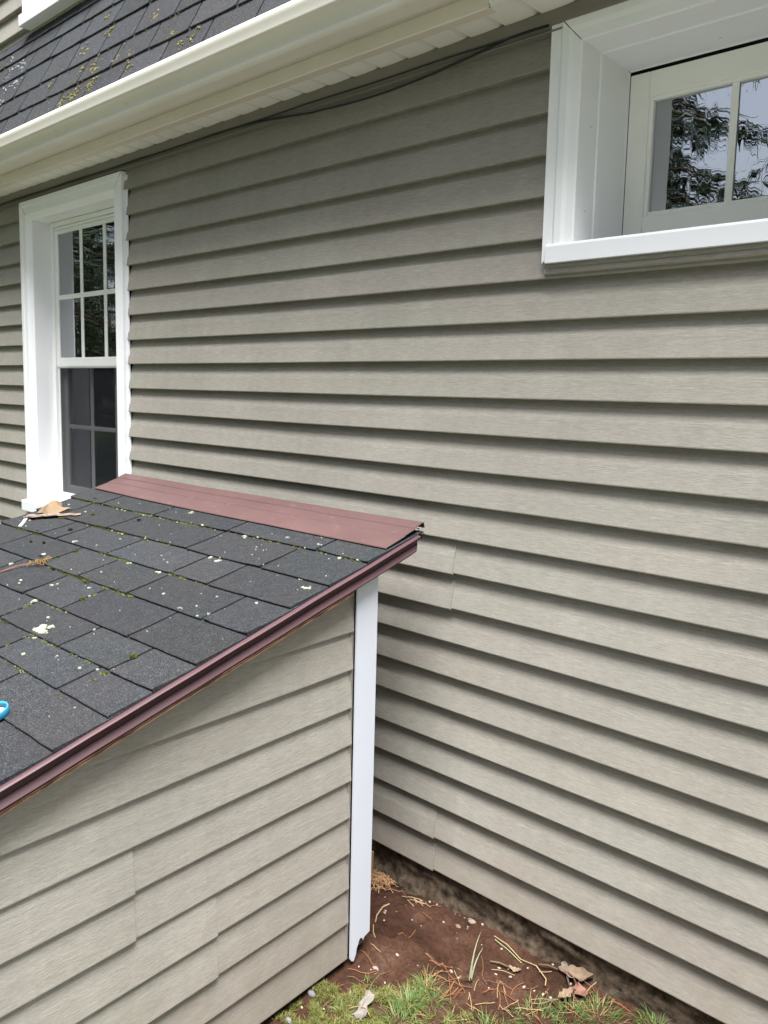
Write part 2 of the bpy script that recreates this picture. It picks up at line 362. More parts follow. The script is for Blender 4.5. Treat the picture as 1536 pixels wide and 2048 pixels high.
# ------------------------------------------------------------------ shingles
def shingle_rows(mb, place, rows, slots, x0, x1, top, thick, gap, ragged=0.04, edge_fix=True):
    """rows: list of butt positions going down the slope; place(x, s, h)"""
    prev = top
    for i, s in enumerate(rows):
        cuts = sorted([x0]+[c for c in slots[i] if x0+.3 < c < x1-.3]+[x1])
        for a, b in zip(cuts[:-1], cuts[1:]):
            a2 = a+(gap/2 if a > x0 else rnd.uniform(-ragged, ragged)); b2 = b-(gap/2 if b < x1 else rnd.uniform(-ragged, ragged))
            tn = rnd.uniform(0.84, 1.16); tone = (tn*rnd.uniform(.98, 1.04), tn, tn*rnd.uniform(.97, 1.05))
            us = lin(a2, b2, 0.22); sa = rnd.uniform(-.03, .03); sb = rnd.uniform(-.03, .03); cu = rnd.uniform(0, .035)
            R0, R1, R2, R3, R4 = [], [], [], [], []
            for u in us:
                q = (u-a2)/max(1e-6, b2-a2); ss = s+sa*(1-q)+sb*q+0.018*mnoise.noise(Vector((u*2.3, s*5, 0)))
                lift = cu*(abs(q-.5)*2)**3+0.012*mnoise.noise(Vector((u*.7, s, 4)))
                R0.append(place(u, prev+0.25, 0.0)); R1.append(place(u, (prev+ss)/2, thick*.55)); R2.append(place(u, ss+0.02, thick+lift)); R3.append(place(u, ss, thick*.8+lift)); R4.append(place(u, ss+0.01, lift*.6-.005))
            mb.grid([R0, R1, R2, R3, R4], tone)
            for e in (0, -1):
                p0, p1, p2 = Vector(R0[e]), Vector(R1[e]), Vector(R2[e])
                dn = (Vector(place(0, 0, 0))-Vector(place(0, 0, thick)))
                mb.add([p0, p1, p2, R3[e], R4[e], p1+dn], [(0, 1, 5), (1, 2, 3, 4, 5)], tone)
        prev = s

# steep roof of the house
A = R(63.7); ca, sa_ = math.cos(A), math.sin(A); uy, uz = -1.4, 9.6
def UP(x, s, h): return (x, uy+s*ca-h*sa_, uz+s*sa_+h*ca)          # s measured up the slope
rowsU = [7.46, 6.45, 5.13, 3.57, 2.30, 1.0, 0.0]
sl = []
for i, s in enumerate(rowsU):
    ph = [0.9, 2.1, .35, -28.4, -29.3, -27.9, -29.0][i]
    sl.append([ph+2.62*j+rnd.uniform(-.12, .12) for j in range(-30, 30)])
# place() with s decreasing down the slope works for both roofs
mb = MB(); shingle_rows(mb, UP, rowsU, sl, XL, XR, 8.6, .08, .10); mb.build('roof', SHINGU, house)
mb = MB(); mb.grid([[UP(x, s, -.03) for s in (-.1, 9)] for x in (XL, XR)]); mb.build('roof_felt', BLACK, house)
# wall of the upper storey
mb = MB()
for k in range(0, 14):
    course(mb, lambda u, d, z: (u, 2.06-d, z), XL, XR, 16.15+1.15*k, 40+k, expo=1.15)
mb.build('upper_siding', SIDING, house)
mb = MB(); mb.box(XL, XR, 2.3, 2.6, 15.5, 33); mb.build('upper_sheathing', BLACK, house)
mb = MB(); ux0, ux1, uz0, uz1 = -41.04, -33.2, 17.14, 31.0
mb.box(ux0, ux0+.85, 1.78, 2.3, uz0+.55, uz1); mb.box(ux1-.85, ux1, 1.78, 2.3, uz0+.55, uz1); mb.box(ux0+.85, ux1-.85, 1.78, 2.3, uz1-.8, uz1)
uw = mb.build('window', WHITE, house, bevel=.02)
mb = MB(); mb.box(ux0-.02, ux1+.02, 1.58, 2.3, uz0, uz0+.55); mb.build('sill', WHITE, uw, bevel=.02)
mb = MB(); mb.box(ux0+.86, ux0+1.4, 1.95, 2.3, uz0+.56, uz1-.81); mb.box(ux1-1.4, ux1-.86, 1.95, 2.3, uz0+.56, uz1-.81); mb.box(ux0+1.4, ux1-1.4, 1.95, 2.3, uz0+.56, uz0+1.2); mb.box(ux0+1.4, ux1-1.4, 1.95, 2.3, 23.9, 24.4)
mb.build('sash', VINYL, uw, bevel=.02)
mb = MB(); mb.box(ux0+1.4, ux1-1.4, 2.12, 2.14, uz0+1.2, uz1-.82); mb.build('pane', GLASS, uw)

# ------------------------------------------------------------------ tall window on the left
def board(mb, prof, place, z0, ztop):      # open profile of (x, y) swept up to a mitre
    mb.grid([[place(x, y, z0) for x, y in prof], [place(x, y, ztop(x)) for x, y in prof]])
mb = MB()
pl = [(-38.14, .2), (-38.14, -.10), (-37.92, -.105), (-37.88, -.075), (-37.55, -.09), (-37.42, .0), (-37.31, .13), (-37.30, 1.06)]
zt = lambda x: 7.74-(x+38.14)*(0.87/0.84)
mb.grid([[(x, y, -6.76) for x, y in pl], [(x, y, zt(x)) for x, y in pl]])
X0, X1 = -38.14, -29.15
pr = [(X1-(x-X0)*(0.80/0.84), y) for x, y in pl]
mb.grid([[(x, y, -6.76) for x, y in pr], [(x, y, zt(X0+(X1-x)/(0.80/0.84))) for x, y in pr]])
mb.grid([[(x, y, zt(x)) for x, y in pl], [(X1-(x-X0)*(0.80/0.84), y, zt(x)) for x, y in pl]])
lw = mb.build('window', CASE, house, solid=.02)
lw['label'] = 'tall double hung window with six pane upper sash'
mb = MB(); mb.loft([(-.26, -7.26), (-.26, -6.80), (-.24, -6.76), (1.1, -6.62), (1.1, -7.26)], lambda u, p: (u, p[0], p[1]), [-38.47, -29.0]); mb.build('sill', WHITE, lw, bevel=.015, fixn=True)
mb = MB(); mb.box(-29.14, -28.96, .06, .10, -6.7, 7.6); mb.build('channel', WHITE, lw)
mb = MB()
fx0, fx1 = -37.29, -29.98
mb.box(fx0, -37.02, 1.02, 1.9, -6.62, 6.84); mb.box(-30.25, fx1, 1.02, 1.9, -6.62, 6.84)
mb.box(-37.02, -30.25, 1.03, 1.9, 6.62, 6.84); mb.box(-37.02, -30.25, 1.08, 1.9, 6.47, 6.60)
mb.box(-37.02, -30.25, 1.03, 1.9, -6.62, -6.42)
mb.build('frame', VINYL, lw, bevel=.015)
def sash(mb, x0, x1, z0, z1, y0, y1, sw, tr, br, bead=.05):
    mb.box(x0, x0+sw, y0, y1, z0, z1); mb.box(x1-sw, x1, y0, y1, z0, z1)
    mb.box(x0+sw, x1-sw, y0+.004, y1, z1-tr, z1); mb.box(x0+sw, x1-sw, y0+.004, y1, z0, z0+br)
mb = MB(); sash(mb, -37.01, -30.26, -.06, 6.46, 1.10, 1.34, .32, .19, .43); us = mb.build('sash', VINYL, lw, bevel=.02)
mb = MB()
for x in (-34.58, -32.53): mb.box(x-.12, x+.12, 1.13, 1.19, .37, 6.27)
mb.box(-36.69, -30.58, 1.128, 1.188, 3.16, 3.38); mb.build('muntin', VINYL, lw, bevel=.02)
mb = MB(); mb.box(-36.7, -30.57, 1.155, 1.165, .36, 6.28); mb.build('pane', GLASS, lw)
mb = MB(); sash(mb, -37.01, -30.26, -6.41, .30, 1.44, 1.70, .33, .4, .45); mb.build('sash', VINYL, lw, bevel=.02)
mb = MB()
for x in (-34.49, -32.3): mb.box(x-.14, x+.14, 1.50, 1.56, -5.96, -.1)
mb.box(-36.68, -30.59, 1.498, 1.558, -3.10, -2.90); mb.build('muntin', VINYL, lw, bevel=.02)
mb = MB(); mb.box(-36.7, -30.57, 1.525, 1.535, -5.97, 0); mb.build('pane', GLASS, lw)
mb = MB(); mb.box(-36.9, -30.37, 1.20, 1.204, -6.3, -.08); sc = mb.build('screen', SCREEN, lw)
mb = MB(); sash(mb, -37.0, -30.27, -6.40, -.05, 1.16, 1.24, .1, .08, .1); mb.build('screen_frame', VINYL, lw)
# curtain inside
mb = MB()
def curtain(x0, x1, nf, seed, cy=2.45):
    rows = []
    for z in (-8, -4, 0, 4, 8.2):
        rows.append([(x0+(x1-x0)*i/(nf*6)+.06*mnoise.noise(Vector((i*.2, z*.2, seed))), cy+.26*math.sin(i*6.2832/6+seed)+.12*mnoise.noise(Vector((i*.11, z*.15, seed))), z) for i in range(nf*6+1)])
    return rows
mb.grid(curtain(-40.5, -35.25, 8, 1.3, 2.05)); cu = mb.build('curtain', CURT, loc=(-39, 3.2, -8), smooth=True, solid=.02)
tag(cu, 'pale curtain hanging inside the tall left window', 'curtain')

mb = MB(); mb.tube([(x, y-.004, zt(x)) for x, y in pl[1:6]], .010, 5); mb.build('mitre_gap', BLACK, lw)
mb = MB(); mb.tube([(X1-(x-X0)*(0.80/0.84), y-.004, zt(x)) for x, y in pl[1:6]], .010, 5); mb.build('mitre_gap', BLACK, lw)
# ------------------------------------------------------------------ deep set window top right
mb = MB()
pl = [(-10.27, .2), (-10.27, -.10), (-10.02, -.10), (-9.96, -.135), (-9.80, -.135), (-9.70, -.10), (-9.515, -.085), (-9.49, -.06), (-9.485, .86), (-9.455, .90), (-9.455, 1.16), (-9.485, 1.20), (-9.485, 2.50), (-9.44, 2.51)]
zt = lambda x: 7.98 if x < -9.98 else 7.98-(x+9.98)*1.16
mb.grid([[(x, y, 2.36 if x < -10.1 else 2.6) for x, y in pl], [(x, y, zt(x)) for x, y in pl]])
X0, X1 = -10.27, -1.73; mirror = lambda x: X1-(x-X0)
mb.grid([[(mirror(x), y, 2.36 if x < -10.1 else 2.6) for x, y in pl], [(mirror(x), y, zt(x)) for x, y in pl]])
hp = pl[2:]
mb.grid([[(x, y, zt(x)) for x, y in hp], [(mirror(x), y, zt(x)) for x, y in hp]])
rw = mb.build('window', CASE, house, solid=.016)
rw['label'] = 'deep set window with cream sash under the soffit'
mb = MB(); mb.loft([(-.19, 2.34), (-.19, 2.74), (-.17, 2.80), (2.5, 2.95), (2.5, 2.34)], lambda u, p: (u, p[0], p[1]), [-10.16, -1.84]); mb.build('sill', WHITE, rw, bevel=.015, fixn=True)
mb = MB(); mb.loft([(.1, 2.33), (-.05, 2.33), (-.055, 2.28), (-.03, 2.24), (-.06, 2.20), (-.075, 2.12), (-.05, 2.08), (.1, 2.07)], lambda u, p: (u, p[0], p[1]), lin(-10.22, -1.78, 2)); mb.build('sill_trim', SIDING, rw, fixn=True)
mb = MB(); mb.box(-9.5, -2.5, 2.72, 2.9, 2.7, 7.5)
# hollow gasket ring
mb = MB(); sash(mb, -9.50, -2.50, 2.8, 7.42, 2.60, 2.95, .16, .18, .2); mb.build('gasket', BLACK, rw)
mb = MB(); sash(mb, -9.425, -2.575, 2.9, 7.27, 2.50, 2.82, .50, .62, .80); mb.build('sash', SASH, rw, bevel=.025)
mb = MB(); sash(mb, -8.93, -3.07, 3.69, 6.66, 2.54, 2.80, .11, .11, .12); mb.build('glazing_bead', SASH, rw, bevel=.03)
for x in (-6.92, -5.06):
    mb = MB(); mb.box(x-.085, x+.085, 2.60, 2.66, 3.80, 6.56); mb.build('muntin', SASH, rw, bevel=.02)
mb = MB(); mb.box(-8.83, -3.17, 2.675, 2.685, 3.80, 6.56); mb.build('pane', GLASS2, rw)
mb = MB(); mb.grid(curtain(-9.3, -8.35, 2, .4, 3.4)); cu2 = mb.build('curtain', CURT, loc=(-8.7, 3.2, -8), smooth=True, solid=.02)
tag(cu2, 'narrow pale curtain edge inside the deep set right window', 'curtain')

def gap_line(name, pts, r, parent):
    mb = MB(); mb.tube(pts, r, 5); mb.build(name, BLACK, parent)
gap_line('mitre_gap', [(x, y-.004, zt(x)) for x, y in pl[3:] if x > -9.97], .011, rw)
for dx, yy, zz in ((.0, .55, 5.6), (.0, 1.9, 6.6), (.0, 1.95, 4.1), (.0, .45, 3.6), (.0, 2.2, 5.2)):
    mb = MB(); mb.add([(-9.478, yy+.02*math.cos(a), zz+.02*math.sin(a)) for a in (0, 1, 2, 3.1, 4.2, 5.2)], [(0, 1, 2, 3, 4, 5)]); mb.build('nail_head', FRIEZE, rw)
for xx, yy in ((-8.9, 1.0), (-8.2, 1.05), (-7.1, 1.9), (-6.2, .95)):
    mb = MB(); zz = zt(-9.485)-.012; mb.add([(xx+.022*math.cos(a), yy+.022*math.sin(a), zz) for a in (0, 1, 2, 3.1, 4.2, 5.2)], [(0, 1, 2, 3, 4, 5)]); mb.build('nail_head', FRIEZE, rw)
# ------------------------------------------------------------------ lean-to shed
XS = -13.053
shed = thing('shed', (-20, -9, -16.2), 'low grey clapboard shed with mossy shingle roof and maroon edge trim', 'shed')
th = math.atan(0.2455956); cth, sth = math.cos(th), math.sin(th); rc = -4.28169
def RP(x, s, h):        # s = distance along the slope from the top (negative is down), h = height off the roof face
    wob = 0.02*mnoise.noise(Vector((x*.25, s*.25, 9)))
    y = -1.33+s*cth; return (x, y-h*sth, rc+0.2455956*y+h*cth+wob)
RX0, RX1, SB = -27.6, -12.80, -16.6
rowsS = [-2.25, -3.72, -5.05, -6.43, -7.83, -8.95, -9.95, -11.15, -12.45, -13.7, -14.95, -16.3]
slotS = [[-14.6, -18.3, -22.1, -25.33], [-15.25, -18.43, -22.7, -25.92], [-15.8, -17.4, -20.6, -23.63, -24.64], [-14.35, -17.45, -19.9, -22.0, -25.15],
         [-15.3, -18.38, -20.4, -23.13, -26.2], [-14.33, -16.47, -19.55, -22.6, -25.7], [-14.72, -17.81, -20.9, -24.0], [-16.25, -19.35, -22.4, -25.5],
         [-14.9, -18, -21.1, -24.2], [-16.4, -19.5, -22.6, -25.7], [-15, -18, -21, -24], [-16.4, -19.5, -22.6]]
mb = MB(); shingle_rows(mb, lambda x, s, h: RP(x, s, h), rowsS, slotS, RX0, RX1, -0.3, .07, .085, ragged=.03); mb.build('shingles', SHING, shed)
mb = MB(); mb.grid([[RP(x, s, -.02) for s in lin(.05, SB, .5)] for x in lin(RX0+.05, RX1+.03, 1)]); mb.build('roof_felt', BLACK, shed, solid=.03)
mb = MB(); mb.grid([[RP(x, s, -.12) for s in lin(.05, SB, .5)] for x in lin(RX0+.1, -12.86, 1)])
mb.build('roof_deck', PLYD, shed, solid=.18)
# flashing along the top
mb = MB()
fl = [(-1.46, .075), (-1.44, .095), (-1.1, .10), (-.66, .108), (-.63, .128), (-.22, .14), (-.19, .168), (.17, .19), (.20, .17), (.20, .03)]
rows = []
for x in lin(RX0+.12, -12.84, .35):
    q = (x-RX0)/(RX1-RX0); ws = 0.05*mnoise.noise(Vector((x*.35, 2, 5)))+(.20*(1-q)**2)
    rows.append([RP(x+(.0 if x < -14 else 0), s+(ws if s < -1 else ws*.2), h+.012*mnoise.noise(Vector((x*.5, s*2, 1)))) for s, h in fl])
mb.grid(rows); mb.build('flashing', MAROON, shed, solid=.02)
# drip edge down the near rake
mb = MB()
dp = [(-12.92, -.015), (-12.70, -.02), (-12.675, -.04), (-12.69, -.065), (-12.745, -.09), (-12.80, -.17), (-12.83, -.255), (-12.80, -.268), (-12.715, -.375), (-12.72, -.395), (-12.80, -.40)]
mb.grid([[RP(x+.012*mnoise.noise(Vector((s*.8, 3, 3))), s-max(0, (-.26-h))*1.6*(1 if s > -1 else 0), h+.01*mnoise.noise(Vector((s*.6, 8, 3)))) for x, h in dp] for s in lin(-.22, SB, .4)])
mb.build('drip_edge', MAROON2, shed, solid=.016)
mb = MB()
dl = [(RX0+.1, -.015), (RX0-.1, -.02), (RX0-.12, -.10), (RX0-.05, -.30), (RX0-.09, -.40)]
mb.grid([[RP(x, s, h) for x, h in dl] for s in lin(-.22, SB, .8)]); mb.build('drip_edge', MAROON2, shed, solid=.016)
for h0, h1, m in ((-.425, -.405, PLYD), (-.45, -.427, PLY), (-.470, -.452, PLYD), (-.497, -.472, PLY)):
    mb = MB(); mb.loft([(-12.73, h0), (-12.73, h1), (-13.3, h1), (-13.3, h0)], lambda s, p: RP(p[0]+.012*mnoise.noise(Vector((s*3, h0*50, 0))), s, p[1]+.006*mnoise.noise(Vector((s*2, 5, 0)))), lin(-3.0, SB, .15)); mb.build('plywood_edge', m, shed)
mb = MB(); mb.loft([(-12.79, -.46), (-12.79, -.42), (-13.3, -.42), (-13.3, -.46)], lambda s, p: RP(p[0], s, p[1]), lin(-.5, -3.0, .3)); mb.build('plywood_edge', PLYD, shed)
# crumbly end of the roof sandwich under the flashing tip
mb = MB()
for i in range(14):
    x = -12.84+rnd.uniform(-.06, .05); s = rnd.uniform(-.35, .15); h = rnd.uniform(-.25, .12); r = rnd.uniform(.03, .075)
    p = Vector(RP(x, s, h)); mb.add([p+Vector((rnd.uniform(-r, r), rnd.uniform(-r, r), rnd.uniform(-r, r))) for _ in range(6)], [(0, 1, 2), (2, 3, 4), (4, 5, 0), (1, 3, 5), (0, 2, 4)])
mb.build('edge_filler', FOAM, shed)
# side wall siding
DS = {-6: 0, -5: .023, -4: 0, -3: -.005, -2: -.005, -1: .005, 0: -.003, 1: -.008, 2: .017, 3: .018, 4: 0}
mb = MB(); rooft = lambda u: rc+0.2455956*u-0.52
sp = lambda u, d, z: (XS+d, u, z)
sseam = {-2: -10.32, -1: -10.32, -3: -8.19, -4: -8.18, 3: None}
for j in range(-6, 5):
    z0 = -9.9397+j+DS[j]
    ystart = max(-16.2, (z0+0.03-(rc-0.52))/0.2455956)
    yend = -3.735+rnd.uniform(-.015, .015)
    if ystart > yend-.1: continue
    s = sseam.get(j)
    if s:
        course(mb, sp, ystart, s, z0, 70+j, out=.034, drop=.03, top=rooft, DEPTH=.09); course(mb, sp, s-.5, yend, z0, 70+j, top=rooft, DEPTH=.09)
    else: course(mb, sp, ystart, yend, z0, 70+j, top=rooft, DEPTH=.09)
# far side and back
for j in range(-6, 5):
    z0 = -9.94+j; ystart = max(-16.2, (z0+0.03-(rc-0.52))/0.2455956)
    course(mb, lambda u, d, z: (-27.35-d, u, z), ystart, -2.9, z0, 90+j, top=rooft)
    course(mb, lambda u, d, z: (u, -2.9+d, z), -27.3, -13.2, z0, 110+j, zhi=-5.75)
    if z0 < -8.9: course(mb, lambda u, d, z: (u, -16.25-d, z), -27.3, -13.1, z0, 130+j, zhi=-8.85)
mb.build('siding', SIDING, shed)
mb = MB()
def core(x0, x1, y0, y1):
    z = lambda y: rc+.2455956*y-.5
    mb.add([(x0, y0, -16.2), (x1, y0, -16.2), (x1, y1, -16.2), (x0, y1, -16.2), (x0, y0, z(y0)), (x1, y0, z(y0)), (x1, y1, z(y1)), (x0, y1, z(y1))],
           [(0, 3, 2, 1), (4, 5, 6, 7), (0, 1, 5, 4), (1, 2, 6, 5), (2, 3, 7, 6), (3, 0, 4, 7)])
core(-27.1, -13.32, -16.0, -3.12); mb.build('sheathing', BLACK, shed)
# corner trim, torn at its foot
mb = MB()
left = [-3.695, -3.69]; jag = [(-3.70, -15.93), (-3.64, -16.02), (-3.56, -16.05), (-3.47, -15.9), (-3.445, -15.74), (-3.39, -15.66), (-3.36, -15.57), (-3.31, -15.52), (-3.235, -15.545), (-3.19, -15.63), (-3.13, -15.56), (-3.02, -15.53), (-2.92, -15.50)]
zr = lambda y: rc+.2455956*y-.44
front = jag+[(-2.90, -10), (-2.885, zr(-2.885)), (-3.30, zr(-3.30)), (-3.70, zr(-3.70)), (-3.70, -10)]
n = len(front)
mb.add([(-12.985, y, z) for y, z in front]+[(-13.03, y, z) for y, z in front], [tuple(range(n)), tuple(range(2*n-1, n-1, -1))]+[(i, i+n, (i+1) % n+n, (i+1) % n) for i in range(n)])
mb.box(-13.9, -13.031, -2.93, -2.886, -15.5, zr(-2.9))
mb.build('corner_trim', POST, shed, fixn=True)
mb = MB(); mb.box(-13.16, -13.11, -3.80, -3.66, -15.85, zr(-4)); mb.box(-13.30, -13.16, -3.70, -3.66, -15.85, zr(-4)); mb.build('channel', FRIEZE2, shed)
for y, z in ((-3.97, -9.34), (-3.94, -15.65), (-4.3, -15.57)):
    mb = MB(); mb.add([(XS+.012-.06*((z+9.94) % 1.0)*2.3, y+.012*math.cos(a), z+.012*math.sin(a)) for a in (0, 1.26, 2.5, 3.77, 5.03)], [(0, 1, 2, 3, 4)]); mb.build('nail_hole', BLACK, shed)

# ------------------------------------------------------------------ ground
def ground_h(x, y):
    n = mnoise.fractal(Vector((x*.55, y*.55, 2.2)), 1.0, 2.1, 4)*.10+mnoise.fractal(Vector((x*2.5, y*2.5, 7)), .8, 2.2, 5)*.075
    z = -16.18+n+.27*min(1, max(0, (x+14.2)/2.6))*math.exp(-((y-.1)/1.4)**2)
    z -= .05*math.exp(-((y-.1)/.3)**2)
    best = 9
    for pts in CRACKS:
        for (ax, ay), (bx, by) in zip(pts[:-1], pts[1:]):
            dx, dy = bx-ax, by-ay; q = max(0, min(1, ((x-ax)*dx+(y-ay)*dy)/(dx*dx+dy*dy))); d = math.hypot(x-ax-q*dx, y-ay-q*dy)
            best = min(best, d)
    if best < .5: z -= .17*math.exp(-(best/.075)**2)-.05*math.exp(-((best-.2)/.12)**2)
    for hx, hy, r in ((-10.35, -2.6, .45), (-9.65, -2.3, .5), (-11.5, -1.75, .2)):
        z -= .16*math.exp(-((x-hx)**2+(y-hy)**2)/r**2)
    return z
CRACKS = [[(-13.5, -1.77), (-13.21, -1.8), (-12.88, -1.63), (-12.47, -1.57), (-12.04, -1.6), (-11.61, -1.71), (-11.5, -1.5)], [(-13.08, -2.93), (-12.69, -3.1), (-12.29, -3.19)], [(-13.55, -2.2), (-13.3, -2.0), (-12.95, -1.95)]]
gx = [-3000, -900, -300, -120, -60, -40, -30, -25, -21]+lin(-18, -4, .065)+[-3, -1, 2, 6, 12, 20, 40, 100, 300, 900, 3000]
gy = [-3000, -900, -300, -120, -60, -40, -25, -16, -12, -9.5]+lin(-8, .9, .065)+[1.4, 5, 20, 60, 200, 900, 3000]
mb = MB(); mb.grid([[(x, y, ground_h(x, y) if (-20 < x < 0 and -12 < y < 1) else -16.2) for y in gy] for x in gx])
tag(mb.build('ground', SOIL, loc=(0, 0, -16.2), smooth=True), kind='structure')

mb = MB()
for i in range(9):
    for j in range(3):
        mb.loft([(-44+10*i+.06, -44+10*j+.06), (-44+10*i+9.94, -44+10*j+.06), (-44+10*i+9.94, -44+10*j+9.94), (-44+10*i+.06, -44+10*j+9.94)], lambda u, p: (p[0], p[1], u), [-16.5, -16.08])
tag(mb.build('bounce_paving', m_plain("pale paving added for bounce light", (0.20, 0.197, 0.188), 0.9, 0.2, 0.15, 9), loc=(0, -30, -16.2)), kind='structure')  # unseen slabs, added to bounce light up under the eave and into the windows
# ------------------------------------------------------------------ grass, ground moss, needles (uncountable)
def blade(mb, x, y, z, L, wd, az, lean, tone, seg=3, curl=.5):
    d = Vector((math.cos(az), math.sin(az), 0)); sd_ = Vector((-d.y, d.x, 0)); rows = []
    for i in range(seg+1):
        q = i/seg; a = lean+curl*q*q
        p = Vector((x, y, z))+d*(L*q*math.sin(min(1.5, a)))+Vector((0, 0, L*q*math.cos(min(1.5, a))))
        wq = wd*(1-q*.92); rows.append([p-sd_*wq, p+sd_*wq])
    mb.grid(rows, tone)
def grassiness(x, y):
    # distance in front of a line running from the shed side to the foundation on the right
    edge = -2.75+.0*(x+11) if x < -10.6 else (-2.75+(x+10.6)*.72)
    return edge-y+0.55*mnoise.noise(Vector((x*1.1, y*1.1, 4)))
mb = MB(); cnt = 0
while cnt < 3000:
    x = rnd.uniform(-12.6, -4.6); y = rnd.uniform(-6.6, .3); q = grassiness(x, y)
    tuft = mnoise.noise(Vector((x*1.7, y*1.7, 8)))
    if q < 0 or y > -.15+.05*(x+6) or rnd.random() > min(1, q*.55)*(0.22+max(0, tuft)*2.2): continue
    cnt += 1; gcol = rnd.random()
    tone = (.05+.055*gcol, .09+.08*gcol, .02+.018*gcol) if rnd.random() < .72 else (.26, .20, .09)
    blade(mb, x, y, ground_h(x, y)-.03, rnd.uniform(.12, .40), rnd.uniform(.006, .011), rnd.uniform(0, 6.28), rnd.uniform(.2, 1.1), tone)
for cx_, cy_, r_, n_ in ((-11.12, -3.6, .26, 330), (-11.15, -2.75, .25, 90), (-10.85, -2.95, .25, 80), (-8.5, -1.75, .5, 170), (-7.5, -.75, .45, 190), (-6.3, -.15, .4, 220), (-10.9, -4.2, .4, 150), (-9.3, -2.9, .4, 90), (-8.0, -1.25, .4, 130)):
    for _ in range(n_):
        a = rnd.uniform(0, 6.28); q = r_*math.sqrt(rnd.random()); x = cx_+q*math.cos(a); y = cy_+q*math.sin(a); gcol = rnd.random()
        blade(mb, x, y, ground_h(x, y)-.03, rnd.uniform(.18, .52), rnd.uniform(.006, .012), a+rnd.uniform(-.9, .9), rnd.uniform(.15, 1.0), (.042+.045*gcol, .078+.07*gcol, .018+.015*gcol) if rnd.random() < .8 else (.22, .17, .075))
tag(mb.build('grass', LEAFM, loc=(-9, -3, -16.2)), 'short bright green grass at the foot of the photo', 'grass', kind='stuff')
mb = MB()
for cx_, cy_, r_, n_ in ((-12.45, -5.1, .75, 5200), (-12.1, -4.3, .42, 1500), (-12.75, -5.9, .6, 2200), (-11.7, -3.75, .35, 1000), (-11.6, -4.8, .6, 1800), (-10.9, -3.5, .5, 900), (-11.35, -2.95, .3, 500), (-9.9, -3.1, .4, 500), (-11, -5, .7, 1200)):
    for _ in range(n_):
        a = rnd.uniform(0, 6.28); q = r_*math.sqrt(rnd.random()); x = cx_+q*math.cos(a); y = cy_+q*math.sin(a)
        if x < -13.2 or mnoise.noise(Vector((x*2.2, y*2.2, 1))) < -.15: continue
        gcol = rnd.random(); tone = (.050+.065*gcol, .052+.058*gcol, .012+.012*gcol)
        blade(mb, x, y, ground_h(x, y)-.02, rnd.uniform(.05, .17), rnd.uniform(.010, .022), rnd.uniform(0, 6.28), rnd.uniform(0, .9), tone, 2)
tag(mb.build('ground_moss', LEAFM, loc=(-12, -5, -16.2)), 'yellow green moss on the soil beside the shed siding', 'moss', kind='stuff')
mb = MB()
def needle(x, y, L, az, tone, z=None, r=.010, sag=.02, tilt=0):
    pts = []
    bend = rnd.uniform(-.5, .5)
    for i in range(5):
        q = i/4-.5; px = x+math.cos(az+bend*q)*L*q; py = y+math.sin(az+bend*q)*L*q
        pts.append((px, py, (ground_h(px, py) if z is None else z)+.025+tilt*(q+.5)*L+rnd.uniform(0, sag)))
    mb.tube(pts, r, 4, tone)
def ntone():
    return rnd.choice([(.22, .085, .035), (.17, .07, .03), (.24, .13, .06), (.13, .07, .04), (.27, .19, .10)])
for _ in range(80):
    x = rnd.uniform(-13, -6.2); y = rnd.uniform(-5.5, .2)
    if y > .0 or x < -12.9: continue
    needle(x, y, rnd.uniform(.25, .75), rnd.uniform(0, 6.28), ntone(), tilt=rnd.choice([0, 0, .0, .25]))
for cx_, cy_, n_ in ((-10.6, -2.3, 14), (-9.5, -1.85, 12), (-8.9, -1.4, 10), (-7.9, -.5, 14), (-11.35, -2.4, 6)):
    for _ in range(n_): needle(cx_+rnd.gauss(0, .32), cy_+rnd.gauss(0, .28), rnd.uniform(.25, .7), rnd.uniform(0, 6.28), ntone(), tilt=rnd.choice([0, .0, .2, .45]))
for _ in range(130): needle(-14.75+rnd.gauss(0, .28), -.25+rnd.gauss(0, .18), rnd.uniform(.2, .5), rnd.uniform(0, 6.28), rnd.choice([(.42, .26, .13), (.33, .19, .10), (.26, .13, .07)]), sag=.18)
for _ in range(9): needle(-13.25+rnd.gauss(0, .25), -.35+rnd.gauss(0, .08), rnd.uniform(.2, .5), rnd.uniform(-.6, .6), (.40, .28, .16))
tag(mb.build('pine_needles', DRY, loc=(-10, -2, -16.2)), 'fallen orange pine needles and straw scattered over the bare soil', 'pine needles', kind='stuff')

